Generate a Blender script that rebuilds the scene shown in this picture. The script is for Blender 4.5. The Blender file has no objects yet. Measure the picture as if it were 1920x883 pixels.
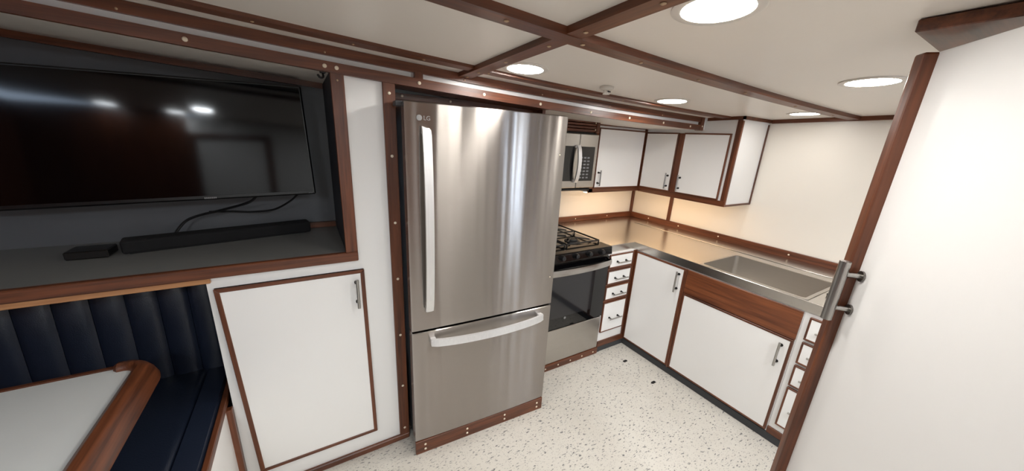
import bpy, bmesh, math, random
from mathutils import Vector, Matrix
random.seed(7)
S = bpy.context.scene
COL = S.collection
R = math.radians

# ------------------------------------------------------------------ camera
CAM_LOC = Vector((-.3609, -1.5907, 1.6606))
yaw, pit, rol = R(-31.788), R(-16.4875), R(3.1398)
F_PX, PX, PY = 636.0447, 960.5305, 448.5606
fw = Vector((math.sin(-yaw)*math.cos(pit), math.cos(yaw)*math.cos(pit), math.sin(pit)))
rt = Vector((math.cos(yaw), math.sin(yaw), 0)); up = rt.cross(fw)
cr = rt*math.cos(rol) + up*math.sin(rol); cu = -rt*math.sin(rol) + up*math.cos(rol)
cam = bpy.data.cameras.new('camera'); camo = bpy.data.objects.new('camera', cam); COL.objects.link(camo)
cam.sensor_width = 36; cam.sensor_fit = 'HORIZONTAL'; cam.lens = F_PX/1920*36
cam.shift_x = -(PX-960)/1920; cam.shift_y = (PY-441.5)/1920
cam.clip_start = .02
M = Matrix((cr, cu, -fw)).transposed().to_4x4(); M.translation = CAM_LOC
camo.matrix_world = M
S.camera = camo

# ------------------------------------------------------------------ world, exposure
w = bpy.data.worlds.new('world'); S.world = w; w.use_nodes = True
w.node_tree.nodes['Background'].inputs[0].default_value = (.62, .78, 1, 1)
w.node_tree.nodes['Background'].inputs[1].default_value = 5.0
S.view_settings.view_transform = 'Standard'; S.view_settings.look = 'None'
S.view_settings.gamma = 1; S.view_settings.use_curve_mapping = False
S.view_settings.exposure = 1.25
LAMP = 95.0            # radiance of the downlight diffusers
LAMP_COL = (1, .965, .92)
STRIP = 11.5            # radiance of the warm under-cabinet strips
S.cycles.use_denoising = True

# ------------------------------------------------------------------ materials
MATS = {}
def newmat(name):
    m = bpy.data.materials.new(name); m.use_nodes = True; MATS[name] = m
    return m, m.node_tree.nodes, m.node_tree.links, m.node_tree.nodes['Principled BSDF']
def srgb(r, g, b):
    f = lambda c: (c/255/12.92 if c/255 <= .04045 else ((c/255+.055)/1.055)**2.4)
    return (f(r), f(g), f(b), 1)
def plain(name, col, rough=.5, metal=0, noise=0, scale=8, bump=0, bscale=200, spec=.5, coat=0):
    m, N, L, b = newmat(name)
    b.inputs['Base Color'].default_value = col; b.inputs['Roughness'].default_value = rough
    b.inputs['Metallic'].default_value = metal; b.inputs['Specular IOR Level'].default_value = spec
    b.inputs['Coat Weight'].default_value = coat
    tc = N.new('ShaderNodeTexCoord')
    if noise:
        t = N.new('ShaderNodeTexNoise'); t.inputs['Scale'].default_value = scale; t.inputs['Detail'].default_value = 4
        L.new(tc.outputs['Object'], t.inputs['Vector'])
        mx = N.new('ShaderNodeMix'); mx.data_type = 'RGBA'
        mx.inputs['A'].default_value = tuple(c*(1-noise) for c in col[:3]) + (1,)
        mx.inputs['B'].default_value = tuple(min(1, c*(1+noise)) for c in col[:3]) + (1,)
        L.new(t.outputs['Fac'], mx.inputs['Factor']); L.new(mx.outputs['Result'], b.inputs['Base Color'])
    if bump:
        t2 = N.new('ShaderNodeTexNoise'); t2.inputs['Scale'].default_value = bscale
        L.new(tc.outputs['Object'], t2.inputs['Vector'])
        bp = N.new('ShaderNodeBump'); bp.inputs['Strength'].default_value = bump; bp.inputs['Distance'].default_value = .002
        L.new(t2.outputs['Fac'], bp.inputs['Height']); L.new(bp.outputs['Normal'], b.inputs['Normal'])
    return m
def teak(name, axis, dark=(58, 29, 17), light=(120, 68, 41), rough=.38):
    m, N, L, b = newmat(name)
    tc = N.new('ShaderNodeTexCoord'); mp = N.new('ShaderNodeMapping')
    s = [34, 34, 34]; s[axis] = 1.6; mp.inputs['Scale'].default_value = s
    L.new(tc.outputs['Object'], mp.inputs['Vector'])
    n1 = N.new('ShaderNodeTexNoise'); n1.inputs['Scale'].default_value = 1.2; n1.inputs['Detail'].default_value = 6; n1.inputs['Distortion'].default_value = .6
    n2 = N.new('ShaderNodeTexNoise'); n2.inputs['Scale'].default_value = 5; n2.inputs['Detail'].default_value = 8
    L.new(mp.outputs['Vector'], n1.inputs['Vector']); L.new(mp.outputs['Vector'], n2.inputs['Vector'])
    ad = N.new('ShaderNodeMath'); ad.operation = 'MULTIPLY_ADD'; ad.inputs[1].default_value = .45
    L.new(n2.outputs['Fac'], ad.inputs[0]); L.new(n1.outputs['Fac'], ad.inputs[2])
    cr_ = N.new('ShaderNodeValToRGB'); cr_.color_ramp.elements[0].position = .45; cr_.color_ramp.elements[1].position = 1.0
    cr_.color_ramp.elements[0].color = srgb(*dark); cr_.color_ramp.elements[1].color = srgb(*light)
    L.new(ad.outputs[0], cr_.inputs['Fac']); L.new(cr_.outputs['Color'], b.inputs['Base Color'])
    b.inputs['Roughness'].default_value = rough
    return m
TEAK = [teak('teak_x', 0), teak('teak_y', 1), teak('teak_z', 2)]
plain('white_laminate', srgb(234, 233, 231), .32, noise=.02, scale=3)
plain('white_door', srgb(236, 235, 233), .30, noise=.02, scale=4)
plain('ceiling_panel', srgb(230, 223, 214), .38, noise=.03, scale=2.5)
plain('splash_panel', srgb(234, 228, 218), .35, noise=.02, scale=5)
plain('niche_grey', srgb(92, 94, 98), .5, noise=.08, scale=6)
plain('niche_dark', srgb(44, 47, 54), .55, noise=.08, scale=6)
plain('shelf_grey', srgb(118, 118, 116), .4, noise=.06, scale=9)
plain('cap', srgb(232, 218, 196), .4)
plain('plug', srgb(176, 150, 120), .5)
plain('dark_metal', srgb(58, 56, 55), .35, .9)
plain('handle_dark', srgb(120, 116, 112), .32, .95)
plain('fridge_side', srgb(78, 78, 80), .45, .3, noise=.05, scale=20)
plain('gasket', srgb(16, 16, 17), .6)
plain('black_plastic', srgb(14, 14, 16), .42)
plain('black_enamel', srgb(10, 10, 11), .12, spec=.6)
plain('cast_iron', srgb(20, 20, 21), .55, bump=.3, bscale=400)
plain('black_glass', srgb(6, 6, 8), .04, spec=.6)
plain('oven_window', srgb(34, 34, 37), .08, spec=.6, noise=.1, scale=30)
plain('tv_screen', srgb(4, 4, 6), .07, spec=.32)
plain('tv_bezel', srgb(8, 8, 10), .3)
plain('soundbar_cloth', srgb(14, 14, 17), .85, bump=.6, bscale=900)
plain('rubber', srgb(52, 54, 57), .6, noise=.08, scale=30)
plain('navy_leather', srgb(26, 33, 48), .33, bump=.25, bscale=260, noise=.08, scale=14)
plain('leather_seam', srgb(14, 19, 30), .6)
plain('table_top', srgb(214, 216, 214), .3, noise=.03, scale=6)
plain('light_rim', srgb(216, 210, 202), .4)
plain('detector_white', srgb(205, 198, 188), .5)
plain('letter_silver', srgb(135, 134, 134), .4, .5)
plain('key_grey', srgb(110, 110, 112), .5)
plain('window_frame', srgb(210, 208, 204), .4)

def steel(name, col, rough, aniso, streak_axis, metal=1.0, amt=.10, sc=240, wave=0):
    """brushed stainless: fine streaks along streak_axis, tangent along it"""
    m, N, L, b = newmat(name)
    tc = N.new('ShaderNodeTexCoord'); mp = N.new('ShaderNodeMapping')
    s = [sc]*3; s[streak_axis] = 2.0; mp.inputs['Scale'].default_value = s
    L.new(tc.outputs['Object'], mp.inputs['Vector'])
    n1 = N.new('ShaderNodeTexNoise'); n1.inputs['Scale'].default_value = 1; n1.inputs['Detail'].default_value = 3
    L.new(mp.outputs['Vector'], n1.inputs['Vector'])
    mx = N.new('ShaderNodeMix'); mx.data_type = 'RGBA'
    mx.inputs['A'].default_value = tuple(c*(1-amt) for c in col[:3]) + (1,)
    mx.inputs['B'].default_value = tuple(min(1, c*(1+amt)) for c in col[:3]) + (1,)
    L.new(n1.outputs['Fac'], mx.inputs['Factor']); L.new(mx.outputs['Result'], b.inputs['Base Color'])
    mr = N.new('ShaderNodeMapRange'); mr.inputs['To Min'].default_value = rough*(1-amt); mr.inputs['To Max'].default_value = rough*(1+amt)
    L.new(n1.outputs['Fac'], mr.inputs['Value']); L.new(mr.outputs['Result'], b.inputs['Roughness'])
    b.inputs['Metallic'].default_value = metal
    if aniso:
        b.inputs['Anisotropic'].default_value = aniso
        tv = N.new('ShaderNodeCombineXYZ'); tv.inputs[2].default_value = 1      # reflections smear across the brush marks
        L.new(tv.outputs[0], b.inputs['Tangent'])
    if wave:      # slight upright waviness of the thin door skin
        m2 = N.new('ShaderNodeMapping'); m2.inputs['Scale'].default_value = (9, 1, .35); L.new(tc.outputs['Object'], m2.inputs['Vector'])
        n2 = N.new('ShaderNodeTexNoise'); n2.inputs['Scale'].default_value = 1; n2.inputs['Detail'].default_value = 1.5
        L.new(m2.outputs['Vector'], n2.inputs['Vector'])
        bp = N.new('ShaderNodeBump'); bp.inputs['Strength'].default_value = wave; bp.inputs['Distance'].default_value = .008
        L.new(n2.outputs['Fac'], bp.inputs['Height']); L.new(bp.outputs['Normal'], b.inputs['Normal'])
    return m
steel('steel_fridge', srgb(160, 154, 149), .25, .99, 0, amt=.03, sc=160, wave=.75)
steel('steel_x', srgb(186, 182, 177), .26, .6, 0)
steel('steel_counter', srgb(208, 204, 198), .24, 0, 1, amt=.05)
steel('steel_basin', srgb(192, 186, 178), .40, 0, 1, amt=.05, metal=.95)
steel('steel_bar', srgb(176, 174, 170), .28, 0, 2)
steel('handle_satin', srgb(226, 226, 226), .42, 0, 2, metal=.75)

def floor_mat():
    m, N, L, b = newmat('floor_flecks')
    tc = N.new('ShaderNodeTexCoord')
    base = N.new('ShaderNodeTexNoise'); base.inputs['Scale'].default_value = 3; base.inputs['Detail'].default_value = 6
    L.new(tc.outputs['Object'], base.inputs['Vector'])
    mx = N.new('ShaderNodeMix'); mx.data_type = 'RGBA'
    mx.inputs['A'].default_value = srgb(192, 186, 176); mx.inputs['B'].default_value = srgb(210, 205, 196)
    L.new(base.outputs['Fac'], mx.inputs['Factor'])
    last = mx.outputs['Result']
    for k, (sc, thr, colr, ang, st) in enumerate(((66, .17, (138, 136, 132), .4, 2.6), (105, .17, (158, 155, 150), 1.7, 2.2), (46, .125, (112, 111, 110), 2.6, 2.8), (130, .24, (180, 175, 166), .9, 1.6))):
        mp = N.new('ShaderNodeMapping'); mp.inputs['Rotation'].default_value = (0, 0, ang); mp.inputs['Location'].default_value = (k*3.1, k*1.7, 0)
        mp.inputs['Scale'].default_value = (sc/st, sc, 1)
        L.new(tc.outputs['Object'], mp.inputs['Vector'])
        wob = N.new('ShaderNodeTexNoise'); wob.inputs['Scale'].default_value = .7
        L.new(mp.outputs['Vector'], wob.inputs['Vector'])
        va = N.new('ShaderNodeVectorMath'); va.operation = 'MULTIPLY_ADD'; va.inputs[1].default_value = (1.3, 1.3, 0)
        L.new(wob.outputs['Color'], va.inputs[0]); L.new(mp.outputs['Vector'], va.inputs[2])
        vo = N.new('ShaderNodeTexVoronoi'); vo.voronoi_dimensions = '2D'; vo.inputs['Scale'].default_value = 1
        L.new(va.outputs[0], vo.inputs['Vector'])
        lt = N.new('ShaderNodeMath'); lt.operation = 'LESS_THAN'; lt.inputs[1].default_value = thr
        L.new(vo.outputs['Distance'], lt.inputs[0])
        # keep only a share of the cells
        sep = N.new('ShaderNodeSeparateColor'); L.new(vo.outputs['Color'], sep.inputs[0])
        kp = N.new('ShaderNodeMath'); kp.operation = 'LESS_THAN'; kp.inputs[1].default_value = .36
        L.new(sep.outputs[0], kp.inputs[0])
        mu = N.new('ShaderNodeMath'); mu.operation = 'MULTIPLY'; L.new(lt.outputs[0], mu.inputs[0]); L.new(kp.outputs[0], mu.inputs[1])
        m2 = N.new('ShaderNodeMix'); m2.data_type = 'RGBA'; m2.inputs['B'].default_value = srgb(*colr)
        L.new(mu.outputs[0], m2.inputs['Factor']); L.new(last, m2.inputs['A']); last = m2.outputs['Result']
    L.new(last, b.inputs['Base Color']); b.inputs['Roughness'].default_value = .34
floor_mat()
def emit(name, col, strength):
    m, N, L, b = newmat(name)
    b.inputs['Base Color'].default_value = (.9, .9, .9, 1)
    b.inputs['Emission Color'].default_value = (*col, 1); b.inputs['Emission Strength'].default_value = strength

emit('warm_strip', (1, .68, .39), STRIP)
m, N, L, b = newmat('glass')
b.inputs['Transmission Weight'].default_value = 1; b.inputs['Roughness'].default_value = 0; b.inputs['IOR'].default_value = 1.45

def mat(x): return x if isinstance(x, bpy.types.Material) else MATS[x]

# ------------------------------------------------------------------ mesh helpers
def fin(bm, verts, bev, seg=1):
    if bev:
        es = {e for v in verts for e in v.link_edges}
        bmesh.ops.bevel(bm, geom=list(es), offset=bev, segments=seg, affect='EDGES', profile=.5)
def box(bm, x0, x1, y0, y1, z0, z1, bev=.0015, fr=None, seg=1):
    """box in frame fr (function of 3 numbers giving a world point)"""
    P = [(x, y, z) for x in (x0, x1) for y in (y0, y1) for z in (z0, z1)]
    vs = [bm.verts.new(fr(*p) if fr else p) for p in P]
    for f in ((0,1,3,2), (4,6,7,5), (0,4,5,1), (2,3,7,6), (0,2,6,4), (1,5,7,3)):
        bm.faces.new([vs[i] for i in f])
    fin(bm, vs, bev, seg)
    return bm
def hexa(bm, P, bev=.0):
    """general 8-corner block: P lists bottom 4 then top 4, both in order"""
    vs = [bm.verts.new(p) for p in P]
    for f in ((3,2,1,0), (4,5,6,7), (0,1,5,4), (1,2,6,5), (2,3,7,6), (3,0,4,7)):
        bm.faces.new([vs[i] for i in f])
    fin(bm, vs, bev)
    return bm
def loft(bm, rings, close=True, caps=True):
    """rings: lists of points, same length"""
    V = [[bm.verts.new(p) for p in r] for r in rings]; n = len(V[0])
    for a, b2 in zip(V, V[1:]):
        for i in range(n if close else n-1):
            j = (i+1) % n; bm.faces.new((a[i], a[j], b2[j], b2[i]))
    if caps: bm.faces.new(V[0][::-1]); bm.faces.new(V[-1])
    return bm
def tube(bm, pts, r, n=12, caps=True, up0=None):
    pts = [Vector(p) for p in pts]; rings = []
    t0 = (pts[1]-pts[0]).normalized(); u = Vector(up0) if up0 else (Vector((0,0,1)) if abs(t0.z) < .9 else Vector((1,0,0)))
    for i, p in enumerate(pts):
        t = (pts[min(i+1, len(pts)-1)]-pts[max(i-1, 0)]).normalized()
        a = t.cross(u).normalized(); c = a.cross(t).normalized(); u = c
        rr = r[i] if isinstance(r, (list, tuple)) else r
        rings.append([p + (a*math.cos(2*math.pi*k/n) + c*math.sin(2*math.pi*k/n))*rr for k in range(n)])
    return loft(bm, rings, True, caps)
def disc(bm, c, nrm, prof, n=24):
    """lathe a profile [(r, h)] about axis nrm at c"""
    c = Vector(c); nrm = Vector(nrm).normalized(); a = nrm.orthogonal().normalized(); b2 = nrm.cross(a)
    rings = [[c + nrm*h + (a*math.cos(2*math.pi*k/n) + b2*math.sin(2*math.pi*k/n))*max(r, 1e-4) for k in range(n)] for r, h in prof]
    return loft(bm, rings, True, True)
def bez(pts, n=24):
    """Catmull-Rom through the points"""
    P = [Vector(p) for p in pts]; P = [P[0]*2-P[1]] + P + [P[-1]*2-P[-2]]; out = []
    for i in range(1, len(P)-2):
        for k in range(n):
            t = k/n; p0, p1, p2, p3 = P[i-1:i+3]
            out.append(.5*((2*p1) + (p2-p0)*t + (2*p0-5*p1+4*p2-p3)*t*t + (3*p1-p0-3*p2+p3)*t**3))
    out.append(P[-2]); return out
def NB(): return bmesh.new()

def rootpos(o):
    p = Vector((0, 0, 0))
    while o is not None: p = p + o.location; o = o.parent
    return p
def obj(name, bm, m, parent=None, smooth=False, xf=None, label=None, cat=None, group=None, kind=None):
    if xf is not None: bmesh.ops.transform(bm, matrix=xf, verts=bm.verts)
    bmesh.ops.recalc_face_normals(bm, faces=bm.faces)
    me = bpy.data.meshes.new(name)
    o = bpy.data.objects.new(name, me); COL.objects.link(o)
    if parent is None:
        xs = [v.co for v in bm.verts]
        org = Vector(((min(v.x for v in xs)+max(v.x for v in xs))/2, (min(v.y for v in xs)+max(v.y for v in xs))/2, min(v.z for v in xs)))
        o.location = org
    else:
        o.parent = parent; org = rootpos(parent)
    bmesh.ops.translate(bm, vec=-org, verts=bm.verts)
    if smooth:
        for f in bm.faces: f.smooth = True
    bm.to_mesh(me); bm.free(); me.materials.append(mat(m))
    if smooth:
        me.set_sharp_from_angle(angle=R(40))
    tag(o, label, cat, group, kind)
    return o
def tag(o, label=None, cat=None, group=None, kind=None):
    if label: o['label'] = label
    if cat: o['category'] = cat
    if group: o['group'] = group
    if kind: o['kind'] = kind
    return o
def thing(name, loc, label, cat, group=None, kind=None):
    o = bpy.data.objects.new(name, None); COL.objects.link(o); o.location = loc; o.empty_display_size = .1
    return tag(o, label, cat, group, kind)

# shared little round screw caps; copies share one mesh per axis
_caps = {}
def cap(parent, p, n, r=.006, m='cap', h=.003):
    key = (tuple(round(x, 3) for x in n), r, m)
    if key not in _caps:
        bm = disc(NB(), (0, 0, 0), n, [(r, 0), (r, h*.5), (r*.55, h)], 10)
        bmesh.ops.recalc_face_normals(bm, faces=bm.faces)
        me = bpy.data.meshes.new('screw_cap'); bm.to_mesh(me); bm.free(); me.materials.append(mat(m))
        for f in me.polygons: f.use_smooth = True
        _caps[key] = me
    o = bpy.data.objects.new('screw_cap', _caps[key]); COL.objects.link(o); o.parent = parent
    o.location = Vector(p) - rootpos(parent)
    return o

NY = (0, -1, 0); NX = (-1, 0, 0); ND = (0, 0, -1)
def FW(y):   # frame of a surface facing the viewer side (-Y): a along X, b up, c outwards
    return lambda a, b_, c: Vector((a, y-c, b_))
def FR(x):   # frame of a surface facing -X: a along Y, b up, c outwards
    return lambda a, b_, c: Vector((x-c, a, b_))

_tn = [0]
def trim(bm, m, label, caps=(), n=NY, cr_=.006, cm='cap'):
    _tn[0] += 1
    o = obj('trim_%d' % _tn[0], bm, m, label=label, cat='trim', kind='structure')
    for p in caps: cap(o, p, n, cr_, cm)
    return o

# ------------------------------------------------------------------ key dimensions
XW, YB = 2.678, .874            # right wall, back wall of the galley
XL, YR = -2.6, -2.9             # left end and rear end of the cabin
def zL(x): return 1.8613-.0469*x+.0093*x*x          # lower edge of the soffit
def zC(x, y): return zL(x)+.085-.0287*y              # ceiling
XS = 1.868                      # front of the sink run
XU, YU = 2.297, .524            # fronts of the wall cabinets
CT = .914                       # worktop height

# ------------------------------------------------------------------ structure
floor = obj('floor', box(NB(), XL, XW+.02, YR, YB+.02, -.05, 0, 0), 'floor_flecks', label='pale grey vinyl floor with dark flecks', cat='floor', kind='structure')

def zloft(bm, x0, x1, y0, y1, lo, hi, n=14):
    """strip along X whose top and bottom follow functions of (x, y)"""
    rings = []
    for i in range(n+1):
        x = x0+(x1-x0)*i/n
        rings.append([(x, y0, lo(x, y0)), (x, y1, lo(x, y1)), (x, y1, hi(x, y1)), (x, y0, hi(x, y0))])
    return loft(bm, rings)
ceil_o = obj('ceiling', zloft(NB(), XL, XW+.02, YR, YB+.02, lambda x, y: zC(x, y)+.012, lambda x, y: zC(x, y)+.05), 'ceiling_panel', label='low cream ceiling divided by dark wooden battens', cat='ceiling', kind='structure')
for x0, x1 in ((XL, .305), (.305, XW)):
    for y0, y1 in ((YR, -.735), (-.735, -.16), (-.16, 0)):
        obj('ceiling_panel', zloft(NB(), x0+.002, x1-.002, y0+.002, y1-.002, zC, lambda x, y: zC(x, y)+.012, 10), 'ceiling_panel', ceil_o)

# front bulkhead: the wall around niche, locker and refrigerator
wf = thing('wall_front', (-.4, .01, 0), 'white bulkhead with television niche and refrigerator recess', 'wall', kind='structure')
bm = NB(); box(bm, -.722, -.236, 0, .02, 0, 1.105, 0); zloft(bm, -.236, 0.0, 0, .02, lambda x, y: 0, lambda x, y: zL(x)-.0005, 4)
obj('panel', bm, 'white_laminate', wf)
bm = NB(); box(bm, -.722, -.702, .02, .60, 0, 1.1, 0); zloft(bm, -.236, -.216, .021, .60, lambda x, y: 1.1, lambda x, y: zL(x)+.003, 2)
obj('niche_side', bm, 'niche_dark', wf)
obj('recess_side', zloft(NB(), -.02, 0, .021, .80, lambda x, y: 0, lambda x, y: zL(x)+.001, 2), TEAK[2], wf)
obj('niche_back', box(NB(), XL, -.216, .52, .54, 1.0, 2.1, 0), 'niche_grey', wf)
obj('niche_shelf', box(NB(), XL, -.236, 0, .52, 1.105, 1.135, .001), 'shelf_grey', wf)
obj('niche_top', zloft(NB(), XL, -.216, .0, .52, lambda x, y: zL(x)+.004, lambda x, y: zL(x)+.02), 'ceiling_panel', wf)
obj('bench_recess_back', box(NB(), XL, -.722, .38, .40, 0, 1.105, 0), 'niche_dark', wf)
# soffit
so = obj('wall_soffit', zloft(NB(), XL, XU, 0, .02, lambda x, y: zL(x), lambda x, y: zC(x, y)+.01), 'white_laminate', label='narrow white soffit face under the ceiling edge', cat='soffit', kind='structure')
obj('underside', zloft(NB(), -.216, XU, .02, YB, lambda x, y: zL(x)+.002, lambda x, y: zL(x)+.02), 'ceiling_panel', so)
# galley walls
obj('wall_back', box(NB(), .0, XW+.03, YB, YB+.03, 0, 2.05, 0), 'splash_panel', label='white wall behind stove and corner worktop', cat='wall', kind='structure')
obj('wall_right', box(NB(), XW, XW+.03, YR, YB, 0, 2.05, 0), 'splash_panel', label='bare white wall above the sink', cat='wall', kind='structure')
wr = NB()
WX0, WX1 = 1.72, 2.02
box(wr, -1.42, WX0, YR-.03, YR, 0, 2.1, 0); box(wr, WX1, XW, YR-.03, YR, 0, 2.1, 0); box(wr, WX0, WX1, YR-.03, YR, 0, .75, 0); box(wr, WX0, WX1, YR-.03, YR, 1.8, 2.1, 0)
wro = obj('wall_rear', wr, 'white_laminate', label='white bulkhead behind the viewer with an added window', cat='wall', kind='structure')
obj('reflection_panel', box(NB(), XL, -1.42, YR-.03, YR, 0, 2.15, 0), TEAK[2], wro)  # unseen dark wood, added so the television reflects less white wall
for x0_, x1_ in ((.15, .62), (.66, 1.02), (1.18, 1.30), (1.50, 1.62), (2.10, 2.32), (2.50, 2.58)):
    obj('reflection_strip', box(NB(), x0_, x1_, YR, YR+.03, 0, zC(x0_, YR)-.005, .003), TEAK[2], wro)  # unseen wood strips, added as dark bands for the refrigerator to reflect
wl = obj('wall_left', box(NB(), XL-.03, XL, YR, .54, 0, 2.15, 0), TEAK[2], label='end wall of the dinette, dark wood put on for the television reflection', cat='wall', kind='structure')  # wood finish put on this wall to darken the television reflection
win = thing('added_window_1', (1.87, YR, .75), 'unseen rear window added for a bluish streak on the refrigerator', 'window', kind='structure')  # window added so the steel doors pick up a bluish streak
bm = NB()
for a, b_, c, d in ((WX0, WX1, .75, .78), (WX0, WX1, 1.77, 1.80), (WX0, WX0+.03, .78, 1.77), (WX1-.03, WX1, .78, 1.77)): box(bm, a, b_, YR-.03, YR+.015, c, d, .002)
obj('window_frame', bm, TEAK[0], win)
obj('pane', box(NB(), WX0+.03, WX1-.03, YR-.018, YR-.014, .78, 1.77, 0), 'glass', win)
# a white cabin door with teak frame in the rear bulkhead (seen in the television)
d2 = thing('door_2', (-1.0, YR, 0), 'white cabin door framed in wood behind the viewer', 'door', kind='structure')
obj('leaf', box(NB(), -1.35, -.75, YR+.001, YR+.03, .02, 1.85, .002), 'white_door', d2)
bm = NB(); box(bm, -1.42, -1.36, YR, YR+.045, 0, 1.92, .003); box(bm, -.74, -.68, YR, YR+.045, 0, 1.92, .003); box(bm, -1.36, -.74, YR, YR+.045, 1.86, 1.92, .003)
obj('frame', bm, TEAK[2], d2)

# ------------------------------------------------------------------ teak trims
xs_ = lambda a, b_, n: [a+(b_-a)*i/(n-1) for i in range(n)]
# soffit lower rail (L3)
L3 = trim(zloft(NB(), XL, 2.245, -.022, 0, lambda x, y: zL(x)-.008, lambda x, y: zL(x)+.029, 20), TEAK[0], 'long lower wooden rail along the soffit above the refrigerator',
          [(x, -.022, zL(x)+.011) for x in (-1.9, -1.3, -.64, -.255, -.215, .10, .41, .74, 1.10, 1.43, 1.77, 2.08)], NY, .0075)
bm = NB(); box(bm, 2.205, 2.245, -.024, .02, zL(2.2)-.010, zC(2.2, 0)-.001, .002); trim(bm, TEAK[2], 'short wooden end block of the soffit rail by the wall cabinets', [(2.225, -.024, zL(2.2)+.02)], NY)
# soffit upper rail (L2)
trim(zloft(NB(), XL, 2.245, -.018, 0, lambda x, y: zL(x)+.050, lambda x, y: zC(x, y)-.001, 20), TEAK[0], 'long upper wooden rail where soffit meets ceiling',
     [(x, -.018, zL(x)+.058) for x in (-.78, -.25, .31, .75, 1.25, 1.75)], NY, .0035, 'plug')
# ceiling batten next to the soffit (L1)
trim(zloft(NB(), XL, 2.45, -.190, -.130, lambda x, y: zC(x, y)-.012, lambda x, y: zC(x, y)+.002, 20), TEAK[0], 'thin ceiling batten running beside the soffit',
     [(x, -.16, zC(x, -.16)-.012) for x in (-.75, -.45, -.17, .08, .36, .8, 1.2, 1.7)], ND, .005, 'plug')
# mid ceiling batten (A)
trim(zloft(NB(), XL, XW, -.775, -.717, lambda x, y: zC(x, y)-.021, lambda x, y: zC(x, y)+.002, 20), TEAK[0], 'wide ceiling batten running lengthwise between the downlights',
     [(x, -.746, zC(x, -.746)-.021) for x in (-.4, .11, .365, .62, .95, 1.3, 1.8, 2.3)], ND, .007, 'plug')
# cross batten (B)
def ylo(x, y): return zC(x, y)-.019
bm = NB(); rings = []
for i in range(13):
    y = YR+(-.02-YR)*i/12
    rings.append([(.280, y, ylo(.280, y)), (.336, y, ylo(.336, y)), (.336, y, zC(.336, y)+.002), (.280, y, zC(.280, y)+.002)])
trim(loft(bm, rings), TEAK[1], 'dark cross batten on the ceiling over the refrigerator', [(.308, y, ylo(.308, y)) for y in (-.05, -.17, -.40, -.66, -.82, -1.05)], ND, .007, 'plug')
# short vertical post between the soffit rails
bm = NB(); box(bm, .082, .118, -.02, 0, zL(.1)+.027, zL(.1)+.056, .001); trim(bm, TEAK[2], 'short wooden post joining the two soffit rails')
# right wall / ceiling trim and around the wall cabinet top
bm = NB(); rings = []
for i in range(13):
    y = YR+(-.29-YR)*i/12
    rings.append([(XW-.02, y, zC(XW, y)-.026), (XW, y, zC(XW, y)-.026), (XW, y, zC(XW, y)), (XW-.02, y, zC(XW, y))])
trim(loft(bm, rings), TEAK[1], 'wooden cornice along the bare white sink wall')
bm = NB(); hexa(bm, [(XU-.014, -.285, zC(XU, -.28)-.022), (XU, -.285, zC(XU, -.28)-.022), (XU, -.02, zC(XU, 0)-.022), (XU-.014, -.02, zC(XU, 0)-.022), (XU-.014, -.285, zC(XU, -.28)), (XU, -.285, zC(XU, -.28)), (XU, -.02, zC(XU, 0)), (XU-.014, -.02, zC(XU, 0))])
hexa(bm, [(XU-.014, -.285, zC(XU, -.28)-.022), (XW-.001, -.285, zC(XW, -.28)-.022), (XW-.001, -.269, zC(XW, -.28)-.022), (XU-.014, -.269, zC(XU, -.28)-.022), (XU-.014, -.285, zC(XU, -.28)), (XW-.001, -.285, zC(XW, -.28)), (XW-.001, -.269, zC(XW, -.28)), (XU-.014, -.269, zC(XU, -.28))])
trim(bm, TEAK[1], 'wooden cornice on top of the corner wall cabinet')
# niche frame
niche = thing('niche_frame', (-.24, 0, 1.1), 'wooden frame around the television niche', 'frame')
bm = box(NB(), -.240, -.192, -.018, .0, 1.10, zL(-.22)+.002, .002); st = obj('stile', bm, TEAK[2], niche)
for x, z in ((-.216, 1.84),): cap(niche, (x, -.018, z), NY, .004, 'plug')
bm = box(NB(), XL, -.192, -.024, .0, 1.101, 1.143, .003); obj('sill', bm, TEAK[0], niche)
bm = box(NB(), XL, -.706, -.014, .02, 1.079, 1.101, .002); obj('sill_moulding', bm, teak('teak_light', 0, (150, 98, 62), (196, 146, 100)), niche)
bm = box(NB(), XL, -.238, .496, .52, zL(-.5)-.012, zL(-.5)+.02, .001); obj('top_cleat', zloft(NB(), XL, -.238, .495, .519, lambda x, y: zL(x)-.022, lambda x, y: zL(x)+.004), TEAK[0], niche); bm.free()
bm = box(NB(), -.46, -.238, .497, .519, 1.136, 1.165, .001); obj('shelf_cleat', bm, TEAK[0], niche)
# refrigerator recess frame
bm = box(NB(), -.050, .0, -.016, .0, .032, zL(0)+.002, .002)
trim(bm, TEAK[2], 'tall wooden strip at the left of the refrigerator', [(-.025, -.016, z) for z in (1.815, 1.56, 1.26, .98, .67, .36, .08)], NY, .0065)
bm = box(NB(), -.722, .0, -.018, .0, .0, .034, .004); trim(bm, TEAK[0], 'wooden base rail under the tall locker door')
bm = box(NB(), .0, .815, .17, .19, 1.74, 1.838, .001); box(bm, .0, .815, .158, .17, 1.810, 1.838, .001); zloft(bm, .0, .83, .021, .158, lambda x, y: zL(x)-.006, lambda x, y: zL(x)+.0015, 4)
trim(bm, TEAK[0], 'dark wooden header board above the refrigerator', [(.07, .158, 1.826), (.31, .158, 1.824), (.53, .17, 1.80), (.74, .17, 1.79)], NY, .006)
bm = box(NB(), .815, .835, .06, YB-.01, 0, 1.86, 0); trim(bm, TEAK[2], 'tall wooden partition between refrigerator and stove')

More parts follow.
